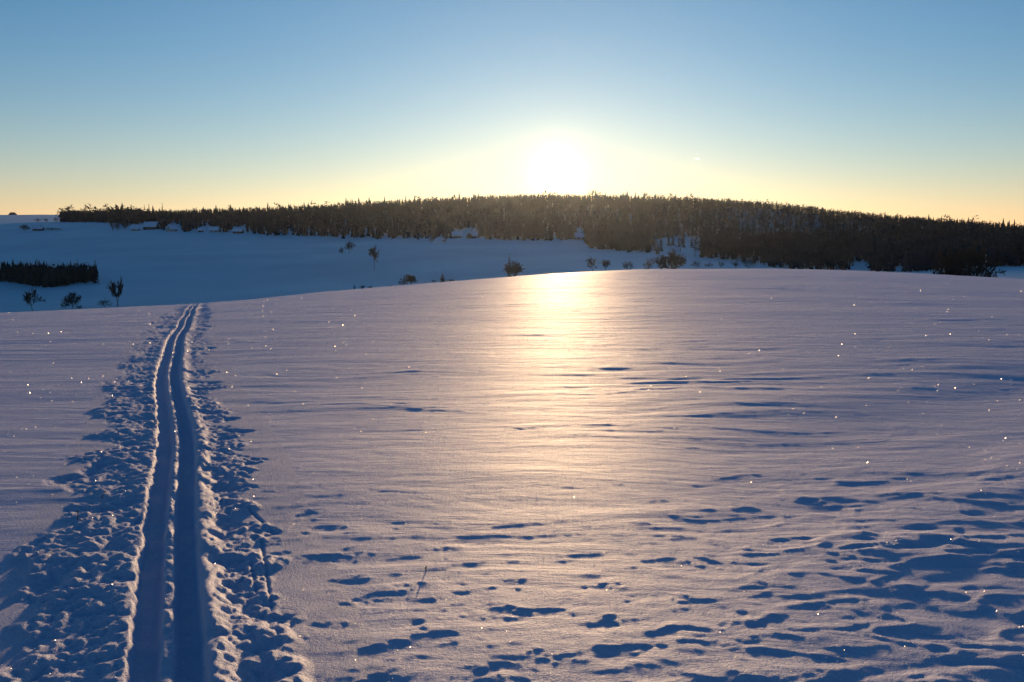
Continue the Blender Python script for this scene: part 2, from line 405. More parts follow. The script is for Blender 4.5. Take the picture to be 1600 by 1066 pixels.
        lump = 0.030 * (0.35 - np.abs(a1)) + 0.016 * np.abs(a2) + 0.008 * a3 + 0.004 * perlin(xs / 0.024, ys / 0.032, 115) + 0.018 * a4 * (1 + 1.8 * smooth(12, 35, ys)) - .02 * smooth(14, 35, ys) + 0.018 * np.maximum(a1, 0)
        out = smooth(0.145, 0.20, np.abs(ts))
        zt = mask * out * (1.1 * lump - 0.014)
        # grooves
        jl = 0.020 * perlin(s / 0.35, s * 0 + 3, 121) + 0.007 * perlin(s / 0.1, s * 0 + 5, 122) + 0.010 * perlin(xs / 0.05, ys / 0.07, 125)
        jr = 0.010 * perlin(s / 0.3, s * 0 + 7, 123) + 0.004 * perlin(s / 0.09, s * 0, 124)
        def groove(a, b, ja, jb): return smooth(a + ja - 0.014, a + ja + 0.020, ts) * smooth(b + jb + 0.02, b + jb - 0.012, ts)
        gl = groove(-0.156, -0.046, jl, jr); gr = groove(0.020, 0.120, jr, 0.4 * jl)
        bank = 0.009 * np.exp(-((ts + 0.20) / 0.05) ** 2) * (0.7 + 1.0 * a1 + .5 * a2) + 0.034 * np.exp(-((ts - 0.175) / 0.06) ** 2) * (1 + .6 * a1)
        mid = np.exp(-((ts + .013) / 0.026) ** 2) * (0.010 + 0.016 * perlin(s / 0.26, s * 0 + 9, 126) + 0.014 * a2 + 0.010 * a3)
        zt += bank + mid - (0.050 + 0.005 * a2 + 0.004 * a3) * np.maximum(gl, gr) - 0.004 * smooth(.15, .02, np.abs(ts))
        z[mk] = z[mk] * (1 - 0.6 * mask) + zt * (1 - smooth(150, 178, np.hypot(xs, ys)))
    # pole drags
    for a, b in _dr:
        ab = b - a; L = np.linalg.norm(ab); ux, uy = ab / L
        s = (x - a[0]) * ux + (y - a[1]) * uy; n = (x - a[0]) * uy - (y - a[1]) * ux
        z -= 0.011 * np.exp(-(n / 0.008) ** 2) * smooth(-0.02, 0.03, s) * smooth(L + 0.02, L - 0.03, s)
    return z * fade

# ------------------------------------------------------------------ terrain mesh: one sheet out to the horizon
NF = 800
th_front = np.linspace(-0.53, 0.53, NF)
side = 0.53 + (math.pi - 0.53) * (np.linspace(0, 1, 56)[1:]) ** 1.7
th = np.r_[-side[::-1][1:], th_front, side]       # from just after -pi up to +pi
th = np.unique(th)
def rows(a, b, q): return np.geomspace(a, b, max(2, int(math.log(b / a) / q)), endpoint=False)
R = np.r_[rows(0.4, 2.8, 0.03), rows(2.8, 13, 0.0036), rows(13, 60, 0.0065), rows(60, 190, 0.014), rows(190, 9000, 0.022), 9000.0]
RR, TT = np.meshgrid(R, th, indexing='ij')
GX, GY = RR * np.sin(TT), RR * np.cos(TT)
GZ = macro(GX, GY)
nr_ = int((R < 195).sum())
GZ[:nr_] += relief(GX[:nr_], GY[:nr_])
nR, nT = GX.shape
V = np.c_[GX.ravel(), GY.ravel(), GZ.ravel()]
V = np.vstack([V, [0, 0, gz(0, 0)]])
i, j = np.meshgrid(np.arange(nR - 1), np.arange(nT), indexing='ij')
jn = (j + 1) % nT
Q = np.stack([i * nT + j, i * nT + jn, (i + 1) * nT + jn, (i + 1) * nT + j], -1).reshape(-1, 4)[:, ::-1]
tcen = track_t(GX, GY)
inband = (np.abs(tcen) < 0.80) & (GY > 0.5) & (RR < 120)
cls = np.zeros(len(Q), dtype=np.int8)                      # 0 field, 1 track, 2 meadow, 3 hill
ri = Q.min(1) // nT; ci = Q.min(1) % nT
rr = R[ri]
cls[rr > 190] = 2
fy = GY.ravel()[Q[:, 0]]; fx = GX.ravel()[Q[:, 0]]
cls[inband.ravel()[Q].all(1)] = 1
def submesh(name, sel, mat):
    q = Q[sel]; idx, inv = np.unique(q.ravel(), return_inverse=True)
    o = mesh_object(name, V[idx], inv.reshape(-1, 4), mat, smooth=True)
    o['kind'] = 'structure'; return o
fieldq = cls == 0
o_field = submesh('snow_field', fieldq, M_SNOW); o_field['label'] = 'wind-rippled snow field glowing in the low sun'
o_track = submesh('ski_track', cls == 1, M_TRACK); o_track['label'] = 'twin-groove ski track with churned snow on both sides'
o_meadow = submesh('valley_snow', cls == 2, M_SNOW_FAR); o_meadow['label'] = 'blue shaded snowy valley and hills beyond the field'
# the small disc under the camera
ring = np.arange(nT)
fan = np.stack([np.full(nT, nT), (ring + 1) % nT, ring], -1)
fo = mesh_object('snow_field', np.vstack([V[:nT], V[-1:]]), fan[:, ::-1], M_SNOW, smooth=True); fo['kind'] = 'structure'; fo.parent = o_field
print('terrain quads', len(Q))

# ------------------------------------------------------------------ tree geometry
def P(px, depth):
    """ground point in the direction of a photo column at a distance"""
    depth = float(remap(depth)); d = ray(px, 400); x = d[0] / d[1] * depth
    return np.array([x, depth, gz(x, depth)])
def height_to(py, pt):
    """how tall a thing at pt must be to reach photo row py"""
    d = ray(800, py); return CAMZ + d[2] / d[1] * pt[1] - pt[2]
def proj(x, y, z):
    cp, sp = math.cos(PITCH), math.sin(PITCH); zz = z - CAMZ
    f = y * cp - zz * sp; u = y * sp + zz * cp
    return 800 + F * x / f, 533 - F * u / f

def tube(p0, p1, r0, r1, n=4):
    p0 = np.asarray(p0, float); p1 = np.asarray(p1, float); d = p1 - p0; L = np.linalg.norm(d) + 1e-9; d = d / L
    a = np.cross(d, [0.3, 0.9, 0.2]); a /= np.linalg.norm(a) + 1e-9; b = np.cross(d, a)
    ang = np.arange(n) * 2 * np.pi / n
    c = np.cos(ang)[:, None] * a + np.sin(ang)[:, None] * b
    v = np.vstack([p0 + c * r0, p1 + c * r1])
    f = [(k, (k + 1) % n, n + (k + 1) % n, n + k) for k in range(n)]
    return v, np.array(f)
class MB:
    def __init__(s): s.v = []; s.f = []; s.n = 0
    def add(s, v, f):
        f = np.asarray(f)
        if f.shape[1] == 3: f = np.c_[f, f[:, 2]]
        s.v.append(np.asarray(v, float)); s.f.append(f + s.n); s.n += len(v)
    def build(s, name, mat, parent=None, smooth=False):
        v = np.vstack(s.v); f = np.vstack(s.f)
        me = bpy.data.meshes.new(name)
        fl = [tuple(dict.fromkeys(q)) for q in f.tolist()]
        me.from_pydata(v.tolist(), [], fl); me.materials.append(mat)
        o = bpy.data.objects.new(name, me); col.objects.link(o)
        if parent is not None: o.parent = parent
        return o

def branches(seg, p, d, L, r, lev, R_, spread, droop):
    """recursive leafless branching; collects (start, end, radius, radius)"""
    nseg = 3 if lev > 1 else 2 if lev else 1
    x, y, z = p; dx, dy, dz = d
    for s in range(nseg):
        dx += R_.gauss(0, .13); dy += R_.gauss(0, .13); dz += R_.gauss(0, .10) + (.05 if not droop else -.10 * droop * (lev < 3))
        n = math.sqrt(dx * dx + dy * dy + dz * dz); dx /= n; dy /= n; dz /= n
        l = L / nseg; x2, y2, z2 = x + dx * l, y + dy * l, z + dz * l
        ra = r * (1 - .4 * s / nseg); rb = r * (1 - .4 * (s + 1) / nseg)
        seg.append((x, y, z, x2, y2, z2, ra, rb)); x, y, z = x2, y2, z2
        if lev > 0:
            for k in range(2 if s == nseg - 1 else 1):
                az = R_.uniform(0, 6.283); t = R_.uniform(.45, 1.2) * spread
                ux, uy, uz = R_.gauss(0, 1), R_.gauss(0, 1), R_.gauss(0, .8)
                q = ux * dx + uy * dy + uz * dz; ux -= q * dx; uy -= q * dy; uz -= q * dz
                m = math.sqrt(ux * ux + uy * uy + uz * uz) + 1e-6; c, sn = math.cos(t), math.sin(t) / m
                branches(seg, (x, y, z), (dx * c + ux * sn, dy * c + uy * sn, dz * c + uz * sn), L * R_.uniform(.5, .78), r * .55, lev - 1, R_, spread, droop)

def tubes(S, n=3):
    """all segments (k,8) as n-sided tapered tubes in one go"""
    p0 = S[:, 0:3]; p1 = S[:, 3:6]; d = p1 - p0; d /= np.linalg.norm(d, axis=1)[:, None] + 1e-9
    a = np.cross(d, np.array([[.31, .88, .25]])); a /= np.linalg.norm(a, axis=1)[:, None] + 1e-9; b = np.cross(d, a)
    v = []
    for p, r in ((p0, S[:, 6]), (p1, S[:, 7])):
        for k in range(n):
            t = k * 2 * math.pi / n; v.append(p + (a * math.cos(t) + b * math.sin(t)) * r[:, None])
    v = np.stack(v, 1)
    f = np.array([(k, (k + 1) % n, n + (k + 1) % n, n + k) for k in range(n)])
    return v.reshape(-1, 3), (f[None] + (np.arange(len(S)) * 2 * n)[:, None, None]).reshape(-1, 4)

def bare_tree(name, label, px, depth, top, wpx, seed, group=None, cat='tree', trunk=0.2, lev=4, spread=.6, droop=0.0, stems=3, fan=.6, thick=1.0):
    pt = P(px, depth); H = height_to(top, pt); Wd = wpx * pt[1] / F
    R_ = random.Random(seed); seg = []; ts_ = []
    r = .016; q = (0, 0, 0)
    for s in range(3):
        q2 = (R_.gauss(0, .01), R_.gauss(0, .01), trunk * (s + 1) / 3)
        ts_.append((*q, *q2, r, r * .88)); q = q2; r *= .88
    for k in range(stems):
        az = k * 6.283 / stems + R_.uniform(-.5, .5); ti = R_.uniform(.15, 1.0) * fan
        branches(seg, (q[0], q[1], q[2] * .95), (math.sin(ti) * math.cos(az), math.sin(ti) * math.sin(az), math.cos(ti)), .34, r * .7, lev, R_, spread, droop)
    S = np.array(seg); T = np.array(ts_)
    zt = np.percentile(S[:, 5], 99.5); hw = np.percentile(np.abs(S[:, 3:5]), 97)
    k = np.array([Wd / 2 / hw, Wd / 2 / hw, H / zt] * 2)
    for A_, rmin in ((S, .0), (T, 0)):
        A_[:, :6] *= k; A_[:, 6:] *= H
        A_[:, 6:] = np.maximum(A_[:, 6:], (.012 + .0035 * H) * thick)
    T[0, 2] = -.8
    root = thing(name, label, cat, pt, group)
    v, f = tubes(T, 7); mesh_object('trunk', v, f, M_BARK, root)
    v, f = tubes(S, 3); mesh_object('crown', v, f, M_TWIG, root)
    return root

def conifer_mesh(H, Wd, seed, whorls=13, per=9, bare=.08):
    R_ = random.Random(seed); tr = MB(); cr = MB()
    tr.add(*tube((0, 0, -.3), (0, 0, H * .97), max(.04, H * .016), .01, 7))
    for w in range(whorls):
        f = w / (whorls - 1); z = H * (bare + (1 - bare) * (f ** .9) * .97)
        rad = Wd / 2 * (1 - f) ** .85 * R_.uniform(.8, 1.12) + Wd * .02
        for k in range(per if f < .75 else per - 3):
            az = k * 6.283 / per + R_.uniform(-.3, .3) + w * .7; rr_ = rad * R_.uniform(.68, 1.12)
            dz = -rr_ * R_.uniform(.18, .55); hw = rr_ * R_.uniform(.20, .32) + .02; lift = H / whorls * .75
            c, s = math.cos(az), math.sin(az); nrm_ = np.array([-s, c, 0])
            b0 = np.array([0, 0, z + lift * .5]); mdp = np.array([c * rr_ * .55, s * rr_ * .55, z + dz * .35]); tip = np.array([c * rr_, s * rr_, z + dz])
            v = [b0, mdp + nrm_ * hw, tip, mdp - nrm_ * hw, mdp - np.array([0, 0, lift * .55])]
            cr.add(v, [(0, 1, 2), (0, 2, 3), (1, 4, 2), (3, 2, 4), (0, 4, 1), (0, 3, 4)])
    cr.add(*tube((0, 0, H * .9), (0, 0, H), Wd * .035 + .02, .005, 5))
    return tr, cr
def conifer(name, label, px, depth, top, wpx, seed, group=None, **k):
    pt = P(px, depth); H = height_to(top, pt); Wd = wpx * pt[1] / F
    tr, cr = conifer_mesh(H, Wd, seed, **k)
    root = thing(name, label, 'tree', pt, group)
    tr.build('trunk', M_BARK, root); cr.build('crown', M_CONIFER, root); return root

# ------------------------------------------------------------------ the forest on the hill: one mass
def low_spruce(R_):
    v = []; f = []; n = 6
    z0 = .06
    for L in range(4):
        base = z0 + L * .225; topz = min(1.0, base + .40 + .05 * L) if L < 3 else 1.0
        rad = .5 * (1 - L / 4.4)
        k0 = len(v)
        for k in range(n):
            a = k * 2 * math.pi / n + L * .5; q = rad * R_.uniform(.62, 1.15); v.append((math.cos(a) * q, math.sin(a) * q, base + R_.uniform(-.05, .05)))
        v.append((0, 0, topz))
        f += [(k0 + k, k0 + (k + 1) % n, k0 + n) for k in range(n)]
    v = np.array(v); return v, np.array(f)
def low_leafless(R_, n=26, trunk=True, squash=.9, low=.25):
    v = []; f = []
    for k in range(n):
        a = R_.uniform(0, 6.283); h = R_.random() ** .8; rad = .5 * math.sqrt(max(.02, 1 - (2 * h - 1) ** 2)) * R_.uniform(.3, 1)
        c = np.array([math.cos(a) * rad, math.sin(a) * rad, low + (1 - low) * h * squash + .03])
        s = R_.uniform(.07, .15)
        p = c + np.array([[R_.gauss(0, s), R_.gauss(0, s), R_.gauss(0, s * .55)] for _ in range(3)])
        k0 = len(v); v += [tuple(q) for q in p]; f.append((k0, k0 + 1, k0 + 2))
    for d in ((.035, 0), (0, .035)):
        k0 = len(v); v += [(d[0], d[1], 0), (-d[0], -d[1], 0), (0, 0, .85)]; f.append((k0, k0 + 1, k0 + 2))
    return np.array(v), np.array(f)
R1 = random.Random(5)
VAR = [low_spruce(R1) for _ in range(6)] + [low_leafless(R1) for _ in range(6)]
def scatter(name, pts, hts, wds, kinds, label, mat, rs):
    vs = []; fs = []; n0 = 0
    for vi, (v, f) in enumerate(VAR):
        s = np.where(kinds == vi)[0]
        if not len(s): continue
        a = rs.uniform(0, 6.283, len(s)); ca, sa = np.cos(a)[:, None], np.sin(a)[:, None]
        x = (v[None, :, 0] * ca - v[None, :, 1] * sa) * wds[s][:, None] + pts[s, 0][:, None]
        y = (v[None, :, 0] * sa + v[None, :, 1] * ca) * wds[s][:, None] + pts[s, 1][:, None]
        z = v[None, :, 2] * hts[s][:, None] + pts[s, 2][:, None] - .3
        vs.append(np.stack([x, y, z], -1).reshape(-1, 3))
        fs.append((f[None] + (np.arange(len(s)) * len(v))[:, None, None] + n0).reshape(-1, 3)); n0 += len(s) * len(v)
    o = mesh_object(name, np.vstack(vs), np.vstack(fs), mat)
    return tag(o, label, None, None, 'stuff')

EDGE = np.array([(-700, 330), (90, 330), (96, 345), (170, 347), (205, 355), (260, 361), (320, 363), (450, 369), (600, 373), (740, 374), (790, 378), (860, 384), (950, 391), (1000, 394), (1045, 399), (1100, 403),
                 (1180, 412), (1230, 424), (1440, 428), (1470, 419), (1560, 417), (1600, 416), (1900, 420), (2600, 425)])
CLEAR = [(1058, 379, 42, 7, .96), (1342, 415, 18, 7, .95), (1404, 420, 8, 4, .95), (1505, 408, 8, 4, .9), (1537, 404, 7, 2.5, .9), (906, 364, 8, 6, 1), (726, 366, 24, 6, 1), (1125, 414, 46, 9, .85), (228, 354, 22, 4, 1), (272, 356, 12, 6, 1), (326, 358, 18, 5, 1), (373, 360, 12, 5, 1)]
rs = np.random.default_rng(11)
def jitter_grid(x0, x1, y0, y1, sp):
    a, b = np.meshgrid(np.arange(x0, x1, sp), np.arange(y0, y1, sp)); n = a.size
    return a.ravel() + rs.uniform(-.5, .5, n) * sp, b.ravel() + rs.uniform(-.5, .5, n) * sp
pa, pb = jitter_grid(-1150, 1500, 850, 1900, 6.2), jitter_grid(60, 900, 400, 850, 4.0)
px_ = np.r_[pa[0], pb[0]]; py_ = np.r_[pa[1], pb[1]]
u0 = px_ / py_
keep = (np.abs(u0) < .82); px_, py_ = px_[keep], py_[keep]
pz_ = macro(px_, py_)
sx, sy = proj(px_, py_, pz_)
hgt = rs.uniform(9, 15, px_.size) * np.interp(sx, [200, 260, 1080, 1180, 1350, 1500, 1700], [1.45, 1.0, 1.0, .72, .8, 1.0, 1.0])
hgt *= .85; tall = rs.random(px_.size) < .06; hgt[tall] *= rs.uniform(1.2, 1.5, int(tall.sum()))
tx, ty = proj(px_, py_, pz_ + hgt)
edge = np.interp(sx, EDGE[:, 0], EDGE[:, 1]) + rs.normal(0, 1.0, sx.size)
ok = (sy < edge) & (py_ > remap(np.interp(sx, [0, 300, 1000, 1250, 1600, 2000], [1300, 1080, 700, 430, 330, 330]))) & (sx > 92)
ridge = remap(np.interp(sx, [0, 200, 260, 300, 800, 1170, 1350, 1600, 1900], [2350, 2350, 1700, 1500, 1570, 1580, 1480, 1340, 1250]))
ok &= py_ < ridge
ok |= (sx > 95 + rs.normal(0, 2, sx.size)) & (sx < 265) & (py_ > 1440) & (py_ < 1640)
wob = 1 + .35 * perlin(px_ / 25, py_ / 25, 77); odd = rs.random(px_.size)
for a, b, c, d, pr_ in CLEAR:
    yn = np.clip(b, ty, sy)                                   # the clearing may not be hidden by trees before it either
    ok &= ~((((sx - a) / c) ** 2 + ((yn - b) / d) ** 2 < wob ** 2) & (odd < pr_))
pts = np.c_[px_, py_, pz_][ok]; hgt = hgt[ok]; sxo = sx[ok]
leafp = np.interp(sxo, [90, 190, 300, 1050, 1130, 1350, 1450, 1600], [.95, .7, .25, .3, .8, .7, .3, .3])
isleaf = rs.random(len(pts)) < leafp
kinds = np.where(isleaf, rs.integers(6, 12, len(pts)), rs.integers(0, 6, len(pts)))
wds = hgt * np.where(isleaf, rs.uniform(.5, .8, len(pts)), rs.uniform(.26, .42, len(pts)))
print('forest trees', len(pts))
forest = scatter('forest', pts, hgt, wds, kinds, 'dark mixed forest covering the long hill under the sun', M_FOREST, rs)

# dense block of young spruce in the shaded meadow
gx, gy = np.meshgrid(np.arange(-400, -185, 2.5), np.arange(465, 575, 2.5))
gx = gx.ravel() + rs.uniform(-1, 1, gx.size); gy = gy.ravel() + rs.uniform(-1, 1, gy.size)
gz_ = macro(gx, gy); sx, sy = proj(gx, gy, gz_)
edge = np.interp(sx, [-400, -100, 0, 20, 70, 110, 150, 154], [436, 438, 439, 441, 450, 448, 441, 425])
edge = edge + 3 * perlin(gx / 10, gy / 10, 79)
ok = (sy < edge) & (sx < 150 + 6 * perlin(gx / 8, gy / 8, 80)) & (sy > np.interp(sx, [-300, 153], [432, 432]))
pts = np.c_[gx, gy, gz_][ok]; sx = sx[ok]
top_py = np.interp(sx, [-300, 0, 60, 85, 100, 153], [404, 409, 411, 416, 412, 413]) + rs.normal(0, 2.2, len(pts)) + 4.5 * perlin(pts[:, 0] / 12, pts[:, 1] / 12, 78) - 1.5
hgt = CAMZ + (ray(800, 0)[2] * 0) + np.array([(ray(800, p)[2] / ray(800, p)[1]) for p in top_py]) * pts[:, 1] - pts[:, 2]
hgt = np.clip(hgt, 3.0, 14) * rs.uniform(.8, 1.02, len(pts))
kinds = np.where(rs.random(len(pts)) < .25, rs.integers(6, 12, len(pts)), rs.integers(0, 6, len(pts)))
scatter('spruce_grove', pts, hgt, rs.uniform(2.4, 3.8, len(pts)), kinds, 'dense dark block of young spruce alone in the shaded meadow', M_CONIFER, rs)
print('grove trees', len(pts))

# ------------------------------------------------------------------ single trees and shrubs
def shrub(name, label, px, depth, top, wpx, seed, group=None, lev=3, **k):
    k.setdefault('fan', 1.0); k.setdefault('spread', .8)
    return bare_tree(name, label, px, depth, top, wpx, seed, group, cat='bush', trunk=.04, lev=lev, stems=7, **k)
bare_tree('bare_tree', 'spindly leafless tree with straight trunk, beside the wide leafless bush', 46, 268, 452, 30, 1, trunk=.2, fan=.95, stems=5, thick=1.15)
shrub('bare_bush', 'wide leafless bush fanning out between two slender bare trees', 110, 268, 457, 26, 2, fan=.75, lev=4, thick=1.3)
bare_tree('bare_tree', 'tall leafless tree with narrow oval crown behind the ski track slope', 181, 272, 436, 23, 3, trunk=.12, stems=5, fan=.7, thick=1.15)
shrub('low_shrub', 'small dark shrub at the foot of the narrow oval bare tree', 160, 270, 467, 18, 4)
conifer('spruce_tree', 'tallest spruce standing at the end of the young spruce block', 148, 425, 404, 12, 5)
bare_tree('round_tree', 'round leafless tree alone high on the shaded meadow', 546, 720, 377, 15, 6, trunk=.2, stems=5, fan=1.0)
shrub('low_shrub', 'tiny shrub beside the round leafless tree on the meadow', 534, 715, 386, 8, 7)
bare_tree('drooping_birch', 'tall tree with ragged drooping crown in the middle of shaded meadow', 585, 520, 384, 17, 8, trunk=.3, lev=4, spread=.7, droop=.9, stems=5)
conifer('young_spruce', 'tiny spruce sapling showing over the field crest', 553, 300, 444, 6, 9, whorls=8, per=7)
for a, b, w, s_, l in ((566, 449, 8, 10, 'low dark shrub next to the tiny spruce sapling'), (578, 450, 9, 11, 'flat dark shrub along the field crest near tiny spruce sapling'), (610, 449, 6, 12, 'very small shrub between the sapling and the round bush on crest')):
    shrub('low_shrub', l, a, 300, b - 3, w, s_)
shrub('round_bush', 'dense round bush with spreading twigs behind the field crest', 642, 303, 429, 24, 13, lev=4, thick=1.6)
shrub('low_shrub', 'low shrub touching the dense round bush on the crest', 628, 303, 438, 12, 14)
conifer('young_spruce', 'short broad spruce with shrubs at its foot behind the crest', 691, 305, 426, 15, 15, whorls=9)
shrub('low_shrub', 'small dense shrub at the foot of the short broad spruce', 703, 305, 436, 14, 16)
shrub('low_shrub', 'pale thin shrub beside the short broad spruce', 679, 305, 437, 12, 17, lev=2)
conifer('spruce_tree', 'slim pointed spruce rising from a broad bush below the sun', 796, 312, 395, 12, 18)
shrub('round_bush', 'broad dark bush around the slim spruce below the sun', 806, 310, 409, 36, 19, lev=4, thick=1.6)
bare_tree('bare_tree', 'leafless tree, taller of the pair standing on the crest below sun', 926, 332, 402, 16, 20, trunk=.12, stems=4)
bare_tree('bare_tree', 'leafless tree, shorter and rounder of the pair on the crest', 946, 332, 406, 20, 21, trunk=.1, stems=4)
shrub('round_bush', 'leafless bush between the pair of bare trees and the big dark bush', 981, 332, 408, 20, 22)
shrub('round_bush', 'thin leafless bush just beside the big dark bush', 1012, 334, 404, 18, 23)
shrub('large_bush', 'big dark rounded bush standing on the crest before the clearing', 1048, 336, 391, 44, 24, lev=4, thick=2.2)
for k, (a, t, w, dp, l) in enumerate(((1088, 407, 16, 420, 'wide leafless shrub in the hedge row, beside the big dark bush'), (1108, 410, 14, 430, 'low leafless shrub second in the hedge row from the big bush'), (1128, 409, 10, 440, 'narrowest leafless shrub in the hedge row over the snowy gap'),
                                 (1150, 408, 16, 430, 'wide leafless shrub in the hedge row, neighbour of the tallest'), (1170, 404, 22, 420, 'tallest leafless shrub ending the hedge row by the forest'))):
    shrub('low_shrub', l, a, dp, t, w, 30 + k, 'hedge shrubs in the snowy gap')
bare_tree('meadow_tree', 'spreading dark tree with leaning trunk on the open meadow edge', 1482, 175, 388, 44, 40, trunk=.38, lev=4, spread=.7, stems=6, fan=1.1)
bare_tree('meadow_tree', 'slender many-stemmed tree between two spreading trees on meadow edge', 1503, 178, 398, 24, 41, trunk=.12, lev=3, stems=5, fan=.5)
bare_tree('meadow_tree', 'spreading dark tree with thick trunk and widest crown on meadow edge', 1521, 172, 385, 56, 42, trunk=.36, lev=4, spread=.75, stems=6, fan=1.15)
shrub('low_shrub', 'low twiggy shrub overhanging the meadow beside the spreading trees', 1550, 180, 416, 28, 43)
for k, (a, t, w) in enumerate(((675, 369, 9), (695, 374, 7))):
    shrub('low_shrub', ('dark flat shrub at forest edge near the twin cottages', 'lone little shrub on the snow below the twin cottages')[k], a, 900, t, w, 50 + k)
# trees that stand above the left skyline
conifer('skyline_tree', 'slimmer of two dark trees standing close together on the skyline', 228, 1420, 319, 10, 60, whorls=10, per=7)
conifer('skyline_tree', 'fuller of two dark trees standing close together on the skyline', 235, 1420, 318, 11, 61, whorls=10, per=7)
conifer('skyline_tree', 'lone columnar tree on the skyline beside the close pair', 256, 1430, 316, 8, 62, whorls=10, per=7)
bare_tree('bare_tree', 'thin leafless tree poking above the small wood on the skyline', 136, 1600, 319, 8, 63, trunk=.3, lev=3)
bare_tree('bare_tree', 'thin leafless tree on the skyline between small wood and farm', 172, 1550, 322, 7, 64, trunk=.3, lev=3)
conifer('skyline_tree', 'small spiky tree on the skyline above the farm roofs', 193, 1500, 324, 6, 65, whorls=9, per=7)
# bushes on the far-left slope
shrub('far_bush', 'dark square clump of bushes beside the small slope house', 40, 1280, 351, 16, 66, lev=4)
shrub('far_bush', 'low dark sloping clump beside the small slope house', 85, 1290, 356, 20, 67, lev=4)
for k, (a, t, w, l) in enumerate(((62, 341, 10, 'tiny dark bush farthest from the skyline wood in its row'), (74, 341, 8, 'tiny dark bush in the middle of the row by skyline wood'), (90, 339, 9, 'tiny dark bush closest to the skyline wood in its row'))):
    shrub('far_bush', l, a, 1800, t, w, 70 + k, 'bushes in the row under the skyline wood')
for k, (a, t, w, l) in enumerate(((178, 341, 13, 'round dark bush in front of the farm, upper of two'), (186, 346, 10, 'spiky dark bush in front of the farm, lower of two'), (196, 350, 9, 'small pointed bush touching the farm house wall'))):
    shrub('far_bush', l, a, 1240, t, w, 75 + k)

# ------------------------------------------------------------------ houses
def house(name, label, px, depth, w, d, wall_h, roof_h, rz, wall_mat, chimney=True, cat='house', roof_mat=None):
    pt = P(px, depth); root = thing(name, label, cat, pt, None, rz)
    w, d, wall_h, roof_h = w * .68, d * .68, wall_h * .72, roof_h * .72
    hw, hd = w / 2, d / 2
    mb = MB(); v = [(-hw, -hd, -1), (hw, -hd, -1), (hw, hd, -1), (-hw, hd, -1), (-hw, -hd, wall_h), (hw, -hd, wall_h), (hw, hd, wall_h), (-hw, hd, wall_h), (-hw, 0, wall_h + roof_h), (hw, 0, wall_h + roof_h)]
    mb.add(v, [(0, 1, 5, 4), (2, 3, 7, 6), (3, 2, 1, 0)]); mb.add(v, [(1, 2, 6), (1, 6, 5), (5, 6, 9), (3, 0, 4), (3, 4, 7), (7, 4, 8)])
    mb.build('wall', wall_mat, root)
    rf = MB(); e = .6; t = .45; sl = roof_h / hd; ze = wall_h - e * sl
    for s in (-1, 1):
        y0, y1 = s * (hd + e), 0.0
        a = [(-hw - e, y0, ze + .05), (hw + e, y0, ze + .05), (hw + e, y1, wall_h + roof_h + .05), (-hw - e, y1, wall_h + roof_h + .05)]
        b = [(x, y, z + t) for x, y, z in a]
        rf.add(a + b, [(0, 1, 2, 3), (4, 5, 6, 7), (0, 1, 5, 4), (1, 2, 6, 5), (3, 0, 4, 7)])
    ro = rf.build('roof', roof_mat or M_ROOFSNOW, root)
    if chimney:
        c = MB(); x0, y0 = w * .2, hd * .25; z0 = wall_h + roof_h * .5; z1 = wall_h + roof_h + 1.3; q = .4
        vv = [(x0 + i_ * q, y0 + j_ * q, z) for z in (z0, z1) for i_, j_ in ((-1, -1), (1, -1), (1, 1), (-1, 1))]
        c.add(vv, [(0, 1, 5, 4), (1, 2, 6, 5), (2, 3, 7, 6), (3, 0, 4, 7), (4, 5, 6, 7)]); c.build('chimney', M_BRICK, ro)
    def opening(nm, x, z, ww, hh):
        m = MB(); y0 = -hd - .06
        vv = [(x + a * ww / 2, y, z + b * hh / 2) for y in (y0, -hd + .02) for a, b in ((-1, -1), (1, -1), (1, 1), (-1, 1))]
        m.add(vv, [(0, 1, 2, 3), (0, 1, 5, 4), (1, 2, 6, 5), (2, 3, 7, 6), (3, 0, 4, 7)]); return m.build(nm, M_GLASS if nm == 'window' else M_WOODWALL, root)
    n = max(2, int(w / 4))
    for k in range(n):
        x = -hw + w * (k + .5) / n
        if k == n // 2: opening('door', x, 1.05, 1.1, 2.1)
        else: opening('window', x, 1.7, 1.2, 1.3)
    return root
house('farm_house', 'low farmhouse with snowy roof behind the dark bushes', 214, 1190, 14, 10, 3.2, 4.5, .35, M_PLASTER)
house('farm_barn', 'largest farm building with wide snow-covered roof among trees', 238, 1210, 20, 12, 4.0, 6.0, -.15, M_WOODWALL, chimney=False, cat='barn')
house('cottage', 'steep gabled cottage with snow roof right of the farm', 270, 1140, 11, 11, 3.2, 5.0, .9, M_PLASTER)
house('shed', 'small shed with snow roof between two cottages at forest edge', 315, 1130, 7, 6, 2.6, 2.4, .2, M_WOODWALL, chimney=False, cat='shed')
house('cottage', 'cottage with pale broad roof at the forest edge, beside a small shed', 336, 1128, 12, 8, 3.0, 3.6, .1, M_PLASTER)
house('cottage', 'long low cottage with bright snow roof at the meadow forest edge', 373, 1115, 13, 8, 2.8, 3.4, -.1, M_WOODWALL)
house('cottage', 'left of twin cottages under the forest, roof side to the meadow', 714, 1000, 12, 8, 2.8, 4.0, .15, M_WOODWALL)
house('cottage', 'right of twin cottages under the forest, dark gable towards the meadow', 737, 985, 11, 9, 2.8, 4.4, 1.1, M_WOODWALL)
house('cottage', 'pale cottage half hidden in the forest straight below the sun', 906, 960, 12, 9, 3.4, 4.0, .2, M_PLASTER)
house('slope_house', 'small house with snowy roof between two bush clumps on the slope', 62, 1290, 15, 9, 2.8, 3.6, 0.05, M_WOODWALL)
house('horizon_hut', 'wide low hut on the bare snowy horizon', 23, 2850, 24, 16, 1.0, 6.5, 1.45, M_WOODWALL, chimney=True, cat='hut', roof_mat=M_WOODWALL)

